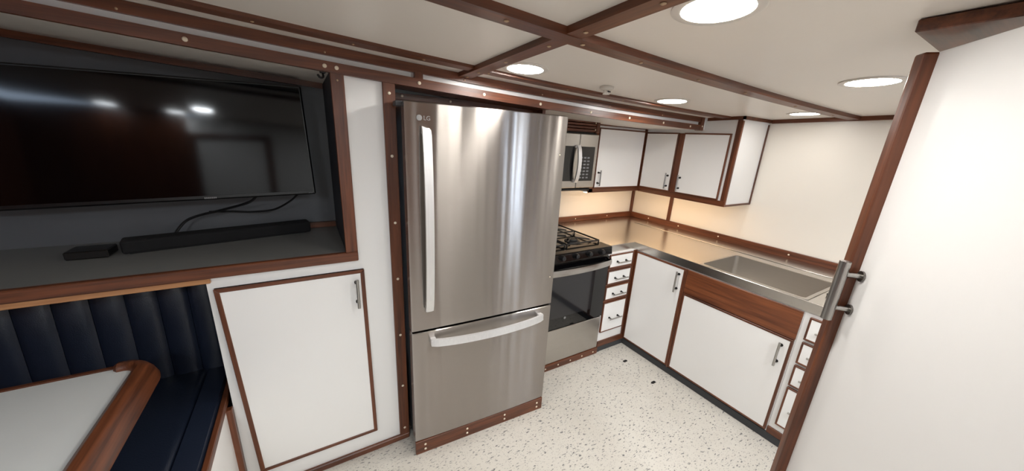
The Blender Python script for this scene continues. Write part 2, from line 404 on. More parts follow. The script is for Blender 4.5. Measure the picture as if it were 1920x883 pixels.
# ------------------------------------------------------------------ handles
def bar_pull(parent, fr, a, b0, b1, horiz=False, r=.006, off=.032, m='steel_bar', end=.022):
    """bar with two posts on the surface frame fr; runs from b0 to b1 (up) or along a when horiz"""
    P = (lambda t, c: fr(t, a, c)) if horiz else (lambda t, c: fr(a, t, c))
    bm = NB(); tube(bm, [P(b0, off), P(b1, off)], r, 12)
    h = obj('handle', bm, m, parent, True)
    for t in (b0+end, b1-end):
        bm = NB(); tube(bm, [P(t, 0), P(t, .006), P(t, .0061), P(t, off)], [r*1.5, r*1.5, r*.8, r*.8], 10)
        obj('post', bm, 'dark_metal' if parent.get('kind') is None else m, h, True)
    return h
def panel_door(parent, fr, a0, a1, b0, b1, name='door', th=.016, band=.012, m='white_door', quad=None):
    """white panel door with four teak edge bands, slightly proud"""
    g = .0005
    bm = NB(); box(bm, a0+band, a1-band, b0+band, b1-band, g, th-.002, 0, fr)
    d = obj(name, bm, m, parent)
    ax = 0 if abs(fr(1, 0, 0).x-fr(0, 0, 0).x) > .5 else 1
    for (p0, p1, q0, q1, ta) in ((a0, a1, b1-band, b1, ax), (a0, a1, b0, b0+band, ax), (a0, a0+band, b0+band, b1-band, 2), (a1-band, a1, b0+band, b1-band, 2)):
        bm = NB(); box(bm, p0, p1, q0, q1, g, th, .002, fr); obj('edge_band', bm, TEAK[ta], d)
    return d

# ------------------------------------------------------------------ tall locker door in the bulkhead
lk = thing('locker_door', (-.44, 0, .12), 'tall white locker door with wooden edging left of the refrigerator', 'cabinet door')
fr = FW(0)
bw = .017; Q = [(-.673, .127), (-.166, .127), (-.172, 1.054), (-.703, 1.054)]
bm = NB(); hexa(bm, [fr(*q, .001) for q in Q] + [fr(*q, .014) for q in Q]); leaf = obj('panel', bm, 'white_door', lk)
c0 = (sum(q[0] for q in Q)/4, sum(q[1] for q in Q)/4)
def inset(q):
    return (q[0]+(bw if q[0] < c0[0] else -bw), q[1]+(bw if q[1] < c0[1] else -bw))
for i in range(4):
    q0, q1 = Q[i], Q[(i+1) % 4]; r0, r1 = inset(q0), inset(q1)
    bm = NB(); hexa(bm, [fr(*p, .0012) for p in (q0, q1, r1, r0)] + [fr(*p, .018) for p in (q0, q1, r1, r0)], .002)
    obj('edge_band', bm, TEAK[0] if i % 2 == 0 else TEAK[2], lk)
bar_pull(lk, lambda a, b_, c: fr(a, b_, c+.014), -.208, .878, 1.018, r=.0065)

# ------------------------------------------------------------------ refrigerator
FA = R(-2.78)
FX = Matrix.Translation((0, -.147, 0)) @ Matrix.Rotation(FA, 4, 'Z')
fg = thing('refrigerator', (.4, .2, 0), 'large stainless bottom-freezer refrigerator set into the bulkhead', 'refrigerator')
FWd = .800
bm = NB(); box(bm, .012, FWd-.006, .075, .74, .03, 1.772, .004); obj('body', bm, 'fridge_side', fg, xf=FX)
bm = NB(); box(bm, .010, FWd-.004, .058, .078, .09, 1.775, .002); obj('gasket', bm, 'gasket', fg, xf=FX)
bm = NB(); box(bm, -.022, .010, .060, .12, 1.765, 1.785, .003); obj('hinge_cover', bm, 'fridge_side', fg, xf=FX)
def bowed(z0, z1, bow=.006, th=.058, nx=14, bev=.004):
    """door skin with a slight outward bow"""
    bm = NB(); pr_ = []
    for i in range(nx+1):
        t = i/nx; e = math.sin(math.pi*t)**.7*bow if 0 < t < 1 else 0
        pr_.append((FWd*t, -e))
    ring = [(x, y) for x, y in pr_] + [(FWd, th), (0, th)]
    n = len(ring); lv = []
    for z, s in ((z0, .004), (z0+bev, 0), (z1-bev, 0), (z1, .004)):
        lv.append([(min(max(x, s), FWd-s), y+(s if y < th-.001 else 0), z) for x, y in ring])
    return loft(bm, lv)
dr = obj('upper_door', bowed(.748, 1.783), 'steel_fridge', fg, True, FX)
fz = obj('freezer_drawer', bowed(.086, .738), 'steel_fridge', fg, True, FX)
# upper handle: tall bowed flat bar
bm = NB(); rings = []
for i in range(25):
    t = i/24; z = .862+(1.690-.862)*t; o_ = .022+.032*math.sin(math.pi*t)**.55
    cut = .012*max(0, (t-.96)/.04)
    rings.append([(.062, -o_-.010, z-cut*0), (.098, -o_-.010, z-cut), (.098, -o_+.004, z-cut), (.062, -o_+.004, z)])
loft(bm, rings)
for z in (.87, 1.672): box(bm, .066, .094, -.03, .0, z-.012, z+.012, .002)
obj('handle', bm, 'handle_satin', dr, True, FX)
bm = NB(); rings = []
for i in range(25):
    t = i/24; x = .085+(.735-.085)*t; o_ = .020+.045*math.sin(math.pi*t)**.6; z = .690-.0*t
    rings.append([(x, -o_-.012, z-.020), (x, -o_-.006, z+.014), (x, -o_+.008, z+.014), (x, -o_+.004, z-.020)])
loft(bm, rings)
for x in (.098, .722): box(bm, x-.014, x+.014, -.03, .0, .674, .702, .002)
obj('handle', bm, 'handle_satin', fz, True, FX)
# round emblem and two letters, upper left of the door
bm = NB(); disc(bm, (.058, -.0035, 1.722), (0, -1, 0), [(.0115, 0), (.0115, .0012), (.009, .0016)], 18); obj('emblem', bm, 'letter_silver', dr, xf=FX)
def letters(txt, size, m, parent, pos, xf=None, ex=.0006):
    cu_ = bpy.data.curves.new('lettering', 'FONT'); cu_.body = txt; cu_.size = size; cu_.extrude = ex; cu_.align_x = 'CENTER'
    tmp = bpy.data.objects.new('tmp', cu_); COL.objects.link(tmp)
    dg = bpy.context.evaluated_depsgraph_get(); me = bpy.data.meshes.new_from_object(tmp.evaluated_get(dg))
    bpy.data.objects.remove(tmp); bm = NB(); bm.from_mesh(me)
    bmesh.ops.transform(bm, matrix=Matrix.Translation(pos) @ Matrix.Rotation(R(90), 4, 'X'), verts=bm.verts)
    return obj('lettering', bm, m, parent, xf=xf)
letters('LG', .024, 'letter_silver', dr, (.089, -.0045, 1.714), FX)
for p in ((.768, 1.594), (.775, .92)):
    bm = NB(); disc(bm, (p[0], -.002, p[1]), (0, -1, 0), [(.0035, 0), (.0035, .001), (.002, .002)], 10); obj('magnet_dot', bm, 'cap', dr, xf=FX)
# kick board
kb = obj('kick_board', box(NB(), .0, FWd, -.004, .014, .0, .082, .002), TEAK[0], xf=FX, label='wooden kick board under the refrigerator with paired screw caps', cat='trim', kind='structure'); kb.name = 'trim_%d' % (_tn[0]+1); _tn[0] += 1
for x in (.05, .29, .53, .76):
    for z in (.025, .055):
        p = FX @ Vector((x, -.004, z)); cap(kb, p, NY, .0065)

# ------------------------------------------------------------------ range
rg = thing('gas_range', (1.17, .45, 0), 'black and stainless gas range between refrigerator and corner drawers', 'stove')
x0, x1, yf = .842, 1.552, .09
bm = NB(); box(bm, x0, x1, yf+.03, YB-.02, .055, .905, .003); obj('body', bm, 'steel_x', rg)
bm = NB(); box(bm, x0, x1, yf, yf+.03, .057, .338, .004); obj('storage_drawer', bm, 'steel_x', rg)
bm = NB(); box(bm, x0, x1, yf-.006, yf+.03, .348, .852, .004); od = obj('oven_door', bm, 'black_glass', rg)
bm = NB(); box(bm, x0+.06, x1-.14, yf-.0075, yf-.0058, .44, .775, 0); obj('window', bm, 'oven_window', od)
bm = NB(); rings = []
for i in range(19):
    t = i/18; x = x0+.004+(x1-x0-.008)*t; o_ = .022+.040*math.sin(math.pi*t)**.6
    rings.append([(x, yf-o_-.010, .792), (x, yf-o_-.014, .812), (x, yf-o_-.010, .836), (x, yf-o_+.006, .836), (x, yf-o_+.006, .792)])
loft(bm, rings)
for x in (x0+.02, x1-.02): box(bm, x-.012, x+.012, yf-.034, yf-.004, .80, .83, .002)
obj('handle', bm, 'steel_x', od, True)
bm = NB(); disc(bm, (1.165, yf-.0065, .425), NY, [(.010, 0), (.010, .001), (.006, .0015)], 18); obj('emblem', bm, 'letter_silver', od)
# front control fascia and cooktop
bm = NB(); hexa(bm, [(x0-.004, yf-.022, .872), (x1+.004, yf-.022, .872), (x1+.004, .20, .872), (x0-.004, .20, .872), (x0-.004, yf-.012, .932), (x1+.004, yf-.012, .932), (x1+.004, .20, .932), (x0-.004, .20, .932)], .004); obj('control_fascia', bm, 'black_enamel', rg)
for i in range(5):
    bm = NB(); x = x0+.11+i*.123; disc(bm, (x, yf-.016, .902), (0, -1, .15), [(.021, 0), (.020, .012), (.015, .026), (.006, .028)], 18); obj('knob', bm, 'black_plastic', rg, True)
bm = NB(); box(bm, x0-.002, x1+.002, .16, .80, .902, .926, .006); ck = obj('cooktop', bm, 'black_enamel', rg)
bm = NB(); box(bm, x0-.004, x1+.004, yf-.014, .82, .918, .9245, .002); obj('rim', bm, 'black_enamel', ck)
for bx in (x0+.19, x1-.19):
    for by in (.31, .63):
        bm = NB(); disc(bm, (bx, by, .925), (0, 0, 1), [(.062, 0), (.060, .006), (.042, .008), (.042, .016), (.036, .022), (.004, .024)], 24); obj('burner', bm, 'cast_iron', ck, True)
for k, (gx0, gx1) in enumerate(((x0+.03, (x0+x1)/2-.01), ((x0+x1)/2+.01, x1-.03))):
    bm = NB(); gz = .950
    for gy in (.19, .47, .75): tube(bm, [(gx0, gy, gz), (gx1, gy, gz)], .0065, 8)
    for gx in (gx0, gx1): tube(bm, [(gx, .19, gz), (gx, .75, gz)], .0065, 8)
    cx = (gx0+gx1)/2
    for by in (.33, .61):
        for a in range(4):
            an = R(45+90*a); tube(bm, [(cx+math.cos(an)*.035, by+math.sin(an)*.035, gz+.004), (cx+math.cos(an)*.155, by+math.sin(an)*.13, gz)], .0055, 8)
    for gx in (gx0, gx1):
        for gy in (.19, .47, .75): tube(bm, [(gx, gy, .925), (gx, gy, gz)], .006, 8)
    obj('grate', bm, 'cast_iron', rg, True)
bm = NB(); box(bm, x0, x1, .80, YB-.004, .90, 1.075, .006); bg = obj('backguard', bm, 'steel_x', rg)
bm = NB(); box(bm, x0+.10, x1-.035, .785, .80, .985, 1.062, .006); obj('control_display', bm, 'black_glass', bg)
for i in range(4):
    bm = NB(); disc(bm, (x1-.065-i*.06, .786, 1.022), NY, [(.018, 0), (.017, .016), (.008, .018)], 14); obj('knob', bm, 'black_plastic', bg, True)
bm = box(NB(), x0, x1+.006, yf-.006, yf+.012, 0, .053, .002)
trim(bm, TEAK[0], 'wooden kick board under the gas range', [(x, yf-.006, .026) for x in (1.03, 1.15, 1.27, 1.39, 1.51)], NY, .006)

# ------------------------------------------------------------------ microwave over the range
mw = thing('microwave', (1.24, .6, 1.31), 'stainless over-the-range microwave with black window', 'microwave')
mx0, mx1, my = .86, 1.612, .405
bm = NB(); box(bm, mx0, mx1, my+.03, YB-.002, 1.312, 1.735, .003); obj('body', bm, 'black_plastic', mw)
bm = NB(); box(bm, mx0, mx1-.19, my, my+.03, 1.322, 1.722, .004); md = obj('door', bm, 'steel_x', mw)
bm = NB(); box(bm, mx0+.04, mx1-.235, my-.002, my+.004, 1.375, 1.632, .001); obj('window', bm, 'black_glass', md)
bm = NB(); rings = []
for i in range(17):
    t = i/16; z = 1.365+(1.640-1.365)*t; o_ = .012+.030*math.sin(math.pi*t)**.6
    rings.append([(mx1-.228, my-o_-.008, z), (mx1-.196, my-o_-.008, z), (mx1-.198, my-o_+.006, z), (mx1-.226, my-o_+.006, z)])
loft(bm, rings)
for z in (1.375, 1.63): box(bm, mx1-.222, mx1-.200, my-.022, my, z-.009, z+.009, .001)
obj('handle', bm, 'handle_satin', md, True)
bm = NB(); box(bm, mx1-.188, mx1, my, my+.03, 1.322, 1.722, .004); mc = obj('control_panel', bm, 'steel_x', mw)
bm = NB(); box(bm, mx1-.186, mx1-.030, my-.002, my+.004, 1.375, 1.632, .001); kp = obj('keypad', bm, 'black_glass', mc)
me_k = None
for r_ in range(7):
    for c_ in range(3):
        xk, zk = mx1-.160+c_*.036, 1.40+r_*.025
        if me_k is None:
            bm = NB(); box(bm, -.012, .012, -.0008, .0, -.006, .006, 0); bmesh.ops.recalc_face_normals(bm, faces=bm.faces)
            me_k = bpy.data.meshes.new('key'); bm.to_mesh(me_k); bm.free(); me_k.materials.append(MATS['key_grey'])
        k_ = bpy.data.objects.new('key', me_k); COL.objects.link(k_); k_.parent = kp; k_.location = Vector((xk, my-.002, zk))-rootpos(kp)
bm = NB(); box(bm, mx0, mx1-.02, my+.02, my+.33, 1.296, 1.314, .004); obj('grease_filter', bm, 'black_plastic', mw)
# teak louvre panel above the microwave
lv = thing('louvre_panel', (1.24, my+.03, 1.735), 'dark wooden louvred panel above the microwave', 'panel')
bm = NB(); box(bm, mx0, mx1-.006, my+.038, my+.05, 1.737, 1.826, 0); obj('backing', bm, TEAK[0], lv)
for i in range(4):
    z = 1.742+i*.021
    bm = NB(); hexa(bm, [(mx0, my+.012, z), (mx1-.03, my+.012, z), (mx1-.03, my+.04, z+.012), (mx0, my+.04, z+.012), (mx0, my+.012, z+.014), (mx1-.03, my+.012, z+.014), (mx1-.03, my+.04, z+.026), (mx0, my+.04, z+.026)], .001); obj('slat', bm, TEAK[0], lv)
bm = NB(); box(bm, mx1-.03, mx1+.004, my+.006, my+.04, 1.737, 1.826, .002); s_ = obj('stile', bm, TEAK[2], lv)
for z in (1.757, 1.806): cap(lv, (mx1-.04, my+.010, z), NY, .005)

# ------------------------------------------------------------------ wall cabinets
uw = thing('wall_cabinet', (1.98, .7, 1.26), 'white single-door wall cabinet next to the microwave', 'cabinet')
bm = NB(); box(bm, 1.664, XU, YU, YB-.001, 1.262, zL(1.9)-.002, 0); obj('body', bm, 'white_laminate', uw)
fr = FW(YU); fr2 = lambda a, b_, c: fr(a, b_, c)
d_ = panel_door(uw, fr, 1.716, 2.276, 1.293, 1.785, band=.011)
bar_pull(d_, lambda a, b_, c: fr(a, b_, c+.014), 1.752, 1.318, 1.448, r=.0055)
for (a0, a1, b0, b1, ax) in ((1.662, 1.714, 1.262, 1.815, 2), (1.664, 2.297, 1.258, 1.292, 0), (1.714, 2.297, 1.800, 1.815, 0), (2.277, 2.297, 1.292, 1.800, 2)):
    bm = NB(); box(bm, a0, a1, b0, b1, .0005, .010, .0015, fr); obj('face_trim', bm, TEAK[ax], uw)
ur = thing('corner_wall_cabinet', (2.49, .3, 1.255), 'white two-door wall cabinet over the sink corner', 'cabinet')
bm = NB(); hexa(bm, [(XU, -.268, 1.257), (XW-.001, -.268, 1.257), (XW-.001, YB-.001, 1.257), (XU, YB-.001, 1.257), (XU, -.268, zC(XU, -.26)-.003), (XW-.001, -.268, zC(XW, -.26)-.003), (XW-.001, YB-.001, zC(XW, .87)-.003), (XU, YB-.001, zC(XU, .87)-.003)]); obj('body', bm, 'white_laminate', ur)
fr = FR(XU)
dA = panel_door(ur, fr, .192, .506, 1.297, 1.778, band=.011); bar_pull(dA, lambda a, b_, c: fr(a, b_, c+.014), .226, 1.322, 1.452, r=.0055)
dB = panel_door(ur, fr, -.218, .146, 1.297, 1.778, band=.011); bar_pull(dB, lambda a, b_, c: fr(a, b_, c+.014), .112, 1.318, 1.448, r=.0055)
for (a0, a1, b0, b1, ax) in ((-.268, YU-.011, 1.255, 1.296, 1), (.148, .190, 1.296, 1.775, 2), (-.270, -.238, 1.296, zC(XU, -.26)-.024, 2), (.507, YU-.011, 1.296, 1.80, 2)):
    bm = NB(); box(bm, a0, a1, b0, b1, .0005, .010, .0015, fr); obj('face_trim', bm, TEAK[ax], ur)
fr = FW(-.268)
for (a0, a1, b0, b1, ax) in ((XU-.010, XU+.008, 1.255, 1.865, 2), (XU+.008, XW-.016, 1.255, 1.270, 0), (XW-.016, XW-.001, 1.255, 1.86, 2)):
    bm = NB(); box(bm, a0, a1, b0, b1, .0005, .008, .0015, fr); obj('end_trim', bm, TEAK[ax], ur)
# warm strip lights under the wall cabinets
for nm, (a, b_, c, d) in (('under_cabinet_light', (1.72, 2.30, .60, .625)), ('under_cabinet_light', (2.40, 2.425, -.16, .58))):
    t = thing(nm, ((a+b_)/2, (c+d)/2, 1.245), 'warm strip light under the single-door wall cabinet' if a < 2 else 'warm strip light under the corner wall cabinet', 'light', 'strip lights under the wall cabinets')
    bm = NB(); box(bm, a-.004, b_+.004, c-.004, d+.004, 1.249, 1.2565, .001); obj('housing', bm, 'light_rim', t)
    bm = NB(); box(bm, a, b_, c, d, 1.245, 1.249, 0); obj('diffuser', bm, 'warm_strip', t)

# ------------------------------------------------------------------ backsplash trims
bm = box(NB(), 1.556, XW, YB-.018, YB, CT+.001, .968, .002); trim(bm, TEAK[0], 'wooden upstand behind the corner worktop', [(1.87, YB-.018, .943), (2.3, YB-.018, .943)], NY, .006)
bm = box(NB(), XW-.018, XW, -1.45, YB-.018, CT+.001, .968, .002); trim(bm, TEAK[1], 'long wooden upstand behind the sink', [(XW-.018, y, .943) for y in (.62, .28, -.1, -.62)], NX, .006)
bm = box(NB(), XW-.024, XW, YB-.024, YB, .968, 1.256, .002); trim(bm, TEAK[2], 'upright wooden bead in the worktop corner')
bm = box(NB(), XW-.010, XW, .388, .424, .968, 1.256, .001); trim(bm, TEAK[2], 'upright wooden strip on the splash panel behind the sink run')

# ------------------------------------------------------------------ worktop with sink
wt = thing('worktop', (2.2, 0, .86), 'stainless L-shaped worktop with inset sink', 'worktop')
xs = [1.556, 1.858, 1.884, 2.339, XW-.001]; ys = [-1.45, -.997, -.417, .1225, YB-.001]
bm = NB(); vs = {}
def vv(i, j):
    if (i, j) not in vs: vs[i, j] = bm.verts.new((xs[i], ys[j], CT))
    return vs[i, j]
for i in range(4):
    for j in range(4):
        if i == 0 and j < 3: continue
        if i == 2 and j == 1: continue
        bm.faces.new((vv(i, j), vv(i+1, j), vv(i+1, j+1), vv(i, j+1)))
ex = bmesh.ops.extrude_face_region(bm, geom=list(bm.faces)); bmesh.ops.translate(bm, vec=(0, 0, -.053), verts=[e for e in ex['geom'] if isinstance(e, bmesh.types.BMVert)])
obj('top', bm, 'steel_counter', wt)
bm = NB(); box(bm, 1.556, 1.862, .1205, .132, CT, CT+.004, .0015); box(bm, 1.856, 1.867, -1.45, .1205, CT, CT+.004, .0015); obj('front_lip', bm, 'steel_counter', wt)
bm = NB(); box(bm, 2.45, XW-.019, -1.45, .62, CT+.0002, CT+.004, .002); obj('back_ledge', bm, 'steel_counter', wt)
# basin with rounded corners
def rr(x0, x1, y0, y1, r, z, n=5):
    out = []
    for cx, cy, a0 in ((x1-r, y1-r, 0), (x0+r, y1-r, 90), (x0+r, y0+r, 180), (x1-r, y0+r, 270)):
        for k in range(n+1):
            a = R(a0+90*k/n); out.append((cx+r*math.cos(a), cy+r*math.sin(a), z))
    return out
bm = NB(); loft(bm, [rr(1.872, 2.351, -1.009, -.405, .02, CT+.0015), rr(1.872, 2.351, -1.009, -.405, .02, CT+.004), rr(1.889, 2.334, -.992, -.422, .022, CT+.0045), rr(1.889, 2.334, -.992, -.422, .022, CT-.004), rr(1.893, 2.330, -.988, -.426, .03, CT-.17), rr(1.91, 2.31, -.97, -.445, .03, CT-.185)], True, False)
bm.faces.ensure_lookup_table(); 
bm.verts.ensure_lookup_table(); nn = 24; bm.faces.new(list(bm.verts)[-nn:])
bs = obj('sink_basin', bm, 'steel_basin', wt, True)
bm = NB(); disc(bm, (2.11, -.70, CT-.1848), (0, 0, 1), [(.045, 0), (.043, .003), (.025, .0012), (.001, .001)], 24); obj('drain', bm, 'steel_counter', bs, True)
pl = thing('sink_plug', (2.07, -1.055, CT), 'black rubber sink plug on the worktop behind the grab handle', 'plug')
bm = NB(); disc(bm, (2.07, -1.055, CT+.0005), (0, 0, 1), [(.024, 0), (.026, .012), (.022, .016), (.008, .018)], 18); obj('stopper', bm, 'black_plastic', pl, True)
bm = NB(); disc(bm, (2.07, -1.055, CT+.018), (0, 0, 1), [(.007, 0), (.007, .018), (.003, .02)], 10); obj('knob', bm, 'black_plastic', pl, True)

# ------------------------------------------------------------------ base units
def drawer(parent, fr, a0, a1, b0, b1, hb=None, hl=.15):
    d = panel_door(parent, fr, a0, a1, b0, b1, 'drawer', band=.010)
    hb = hb if hb else (b0+b1)/2; c = (a0+a1)/2
    bar_pull(d, lambda a, b_, c_: fr(a, b_, c_+.014), hb, c-hl/2, c+hl/2, True, r=.0055)
    return d
dc = thing('drawer_cabinet', (1.7, .45, 0), 'narrow four-drawer base unit between the range and the corner', 'cabinet')
bm = NB(); box(bm, 1.558, XS+.0, .103, YB-.002, .098, .860, 0); obj('body', bm, 'white_laminate', dc)
fr = FW(.103)
for b0, b1, hb in ((.742, .853, .792), (.605, .722, .655), (.470, .588, .520), (.182, .450, .305)): drawer(dc, fr, 1.566, 1.826, b0, b1, hb, .14)
for z in (.732, .597, .460):
    bm = NB(); box(bm, 1.560, 1.834, z-.008, z+.008, .0005, .006, .001, fr); obj('face_trim', bm, TEAK[0], dc)
bm = NB(); box(bm, 1.836, XS, .098, .860, .0005, .010, .0015, fr); obj('corner_post', bm, TEAK[2], dc)
bm = NB(); box(bm, 1.558, XS, .050, .098, -.02, .012, .0015, fr); obj('kick_board', bm, TEAK[0], dc)
cd = thing('corner_cabinet', (2.27, -.12, 0), 'white single-door base unit in the worktop corner', 'cabinet')
bm = NB(); box(bm, XS, XW-.002, -.350, .103, .055, .860, 0); obj('body', bm, 'white_laminate', cd)
fr = FR(XS)
d_ = panel_door(cd, fr, -.338, .084, .064, .852, band=.012); bar_pull(d_, lambda a, b_, c: fr(a, b_, c+.014), -.298, .668, .822, r=.006)
bm = NB(); box(bm, .085, .103-.012, .055, .860, .0005, .012, .0015, fr); obj('corner_post', bm, TEAK[2], cd)
sc = thing('sink_cabinet', (2.27, -.68, 0), 'base unit under the sink with a wooden apron and one white door', 'cabinet')
bm = NB(); box(bm, XS, XW-.002, -1.019, -.351, .055, .690, 0); box(bm, XS, XS+.012, -1.019, -.351, .690, .860, 0); obj('body', bm, 'white_laminate', sc)
bm = NB(); box(bm, -1.016, -.352, .679, .852, .0005, .013, .002, fr); obj('apron_panel', bm, teak('teak_apron', 1, (74, 36, 20), (132, 76, 44)), sc)
d_ = panel_door(sc, fr, -1.014, -.354, .064, .676, band=.013); bar_pull(d_, lambda a, b_, c: fr(a, b_, c+.014), -.968, .497, .645, r=.006)
bm = NB(); box(bm, -.351, -.339, .055, .852, .0005, .014, .0015, fr); obj('stile', bm, TEAK[2], sc)
ec = thing('end_drawer_cabinet', (2.27, -1.23, 0), 'narrow four-drawer base unit beside the open door', 'cabinet')
bm = NB(); box(bm, XS, XW-.002, -1.45, -1.020, .098, .860, 0); obj('body', bm, 'white_laminate', ec)
for b0, b1 in ((.706, .838), (.560, .690), (.414, .545), (.140, .400)): drawer(ec, fr, -1.36, -1.048, b0, b1, None, .22)
bm = NB(); box(bm, -1.45, -1.020, .055, .098, -.02, .010, .0015, fr); obj('kick_board', bm, TEAK[1], ec)
b1_ = obj('baseboard_right', box(NB(), XS-.004, XS+.02, -1.45, .100, 0, .054, .003), 'rubber', label='black rubber cove base along the sink run', cat='baseboard', kind='structure')
b2_ = obj('baseboard_back', box(NB(), 1.558, XS-.004, .094, .12, 0, .049, .003), 'rubber', label='short grey rubber cove base under the drawer unit', cat='baseboard', kind='structure')

# ------------------------------------------------------------------ open door at the right, with grab handle
dx, dy = .766, .643; nx, ny = -.643, .766; OX, OY = .92, -1.329
def FD(a, b_, c): return Vector((OX-dx*a+nx*c, OY-dy*a+ny*c, b_))
DO = thing('door_1', (.70, -1.53, 0), 'open white door with wooden edge at the right', 'door', kind='structure')
bm = NB(); box(bm, .0, .62, .012, 1.90, -.04, 0, .001, FD); obj('leaf', bm, 'white_door', DO)
bm = NB(); box(bm, -.004, .029, .012, 1.90, -.044, .026, .005, FD, 2); obj('edge_trim', bm, TEAK[2], DO)
H = thing('grab_handle', FD(.09, 1.2, .05), 'long stainless grab handle on the open white door', 'handle')
HA, HZ0, HZ1 = .047, 1.260, 1.358
bm = NB(); tube(bm, [FD(HA, HZ0-.037, .045), FD(HA, HZ1+.036, .045)], .0125, 20); obj('bar', bm, 'steel_bar', H, True)
for z in (HZ0, HZ1):
    bm = NB(); tube(bm, [FD(HA, z, .002), FD(HA, z, .036)], .0065, 12); obj('standoff', bm, 'steel_bar', H, True)
    bm = NB(); tube(bm, [FD(HA, z, .0005), FD(HA, z, .005)], .0145, 18); obj('flange', bm, 'handle_dark', H, True)
bm = NB(); hexa(bm, [FD(a, b_, .0005) for a, b_ in ((.028, .598), (.040, .598), (.040, .650), (.028, .660))] + [FD(a, b_, .016) for a, b_ in ((.028, .598), (.040, .598), (.036, .650), (.028, .660))], .001); obj('latch_cleat', bm, TEAK[2], DO)
hd = obj('door_header', box(NB(), .80, 1.3, -1.75, -1.318, zC(.9, -1.4)-.026, zC(.9, -1.4)-.001, .002), TEAK[0], label='wooden header block on the ceiling above the open door', cat='trim'); hd.name = 'trim_%d' % (_tn[0]+1); _tn[0] += 1; hd['kind'] = 'structure'
dp = obj('door_post', box(NB(), .38, .46, -1.84, -1.735, 0, zC(.4, -1.8), .003), TEAK[2], label='wooden hinge post of the open door', cat='trim'); dp.name = 'trim_%d' % (_tn[0]+1); _tn[0] += 1; dp['kind'] = 'structure'

# ------------------------------------------------------------------ television, sound bar, cables
tv = thing('television', (-.78, .32, 1.33), 'flat black television hanging in the niche', 'television')
TX = Matrix.Translation((-.322, .31, 1.352)) @ Matrix.Rotation(R(-1.6), 4, 'Y') @ Matrix.Rotation(R(-3.4), 4, 'X')
TW, TH = 1.09, .488
bm = NB(); box(bm, -TW, 0, 0, .05, 0, TH, .006); obj('housing', bm, 'tv_bezel', tv, xf=TX)
bm = NB(); box(bm, -TW+.009, -.009, -.002, .004, .018, TH-.009, .0006); obj('screen', bm, 'tv_screen', tv, xf=TX)
bm = NB(); box(bm, -TW/2-.2, -TW/2+.2, .05, .08, .12, .38, .004); obj('back_shell', bm, 'black_plastic', tv, xf=TX)
bm = NB(); box(bm, -TW/2-.05, -TW/2+.05, .08, .212, .20, .32, .004); obj('wall_bracket', bm, 'dark_metal', tv, xf=TX)
bm = NB()
for i in range(7): box(bm, -.415+i*.006, -.4112+i*.006, -.003, 0, .005, .011, 0)
obj('wordmark', bm, 'letter_silver', tv, xf=TX)
bm = NB()
for i in range(4): box(bm, -.030+i*.0045, -.0272+i*.0045, -.003, 0, .006, .009, 0)
obj('corner_mark', bm, 'key_grey', tv, xf=TX)
sb = thing('sound_bar', (-.70, .37, 1.135), 'long black sound bar on the niche shelf', 'speaker')
SX = Matrix.Translation((-1.012, .278, 1.1355)) @ Matrix.Rotation(R(11.5), 4, 'Z')
bm = NB(); box(bm, 0, .665, 0, .075, .003, .058, .010, seg=3); obj('body', bm, 'soundbar_cloth', sb, xf=SX)
bm = NB(); box(bm, .02, .645, .01, .065, .0, .004, .001); obj('foot', bm, 'black_plastic', sb, xf=SX)
ab = thing('media_box', (-1.10, .33, 1.135), 'small dark media box left of the sound bar', 'box')
bm = NB(); box(bm, -1.16, -1.045, .27, .36, 1.1365, 1.168, .004); obj('case', bm, 'dark_metal', ab)
for i in (-1.14, -1.065):
    bm = NB(); disc(bm, (i, .315, 1.1352), (0, 0, 1), [(.008, 0), (.008, .002)], 10); obj('foot', bm, 'black_plastic', ab)
obj('television_cable', tube(NB(), bez([(-.56, .36, 1.345), (-.60, .38, 1.31), (-.70, .42, 1.275), (-.83, .44, 1.235), (-.885, .42, 1.172), (-.90, .405, 1.1415)], 10), .0055, 8), 'black_plastic', smooth=True, label='black cable curving from the television down behind the sound bar', cat='cable')
obj('power_cable', tube(NB(), bez([(-.40, .36, 1.345), (-.44, .39, 1.305), (-.51, .43, 1.262), (-.60, .45, 1.252), (-.68, .455, 1.258), (-.76, .46, 1.26)], 10), .0045, 8), 'black_plastic', smooth=True, label='thin black cable looping below the right end of the television', cat='cable')
cl = thing('cable_clip', (-.262, .012, zL(-.26)-.03), 'small black hook at the top corner of the niche', 'hook')
bm = NB(); box(bm, -.272, -.252, .0, .02, zL(-.26)-.012, zL(-.26)+.002, .002); obj('plate', bm, 'black_plastic', cl)
bm = NB(); tube(bm, bez([(-.262, .01, zL(-.26)-.01), (-.262, .0, zL(-.26)-.026), (-.272, -.004, zL(-.26)-.03), (-.280, .0, zL(-.26)-.02)], 6), .004, 8); obj('hook_arm', bm, 'black_plastic', cl, True)

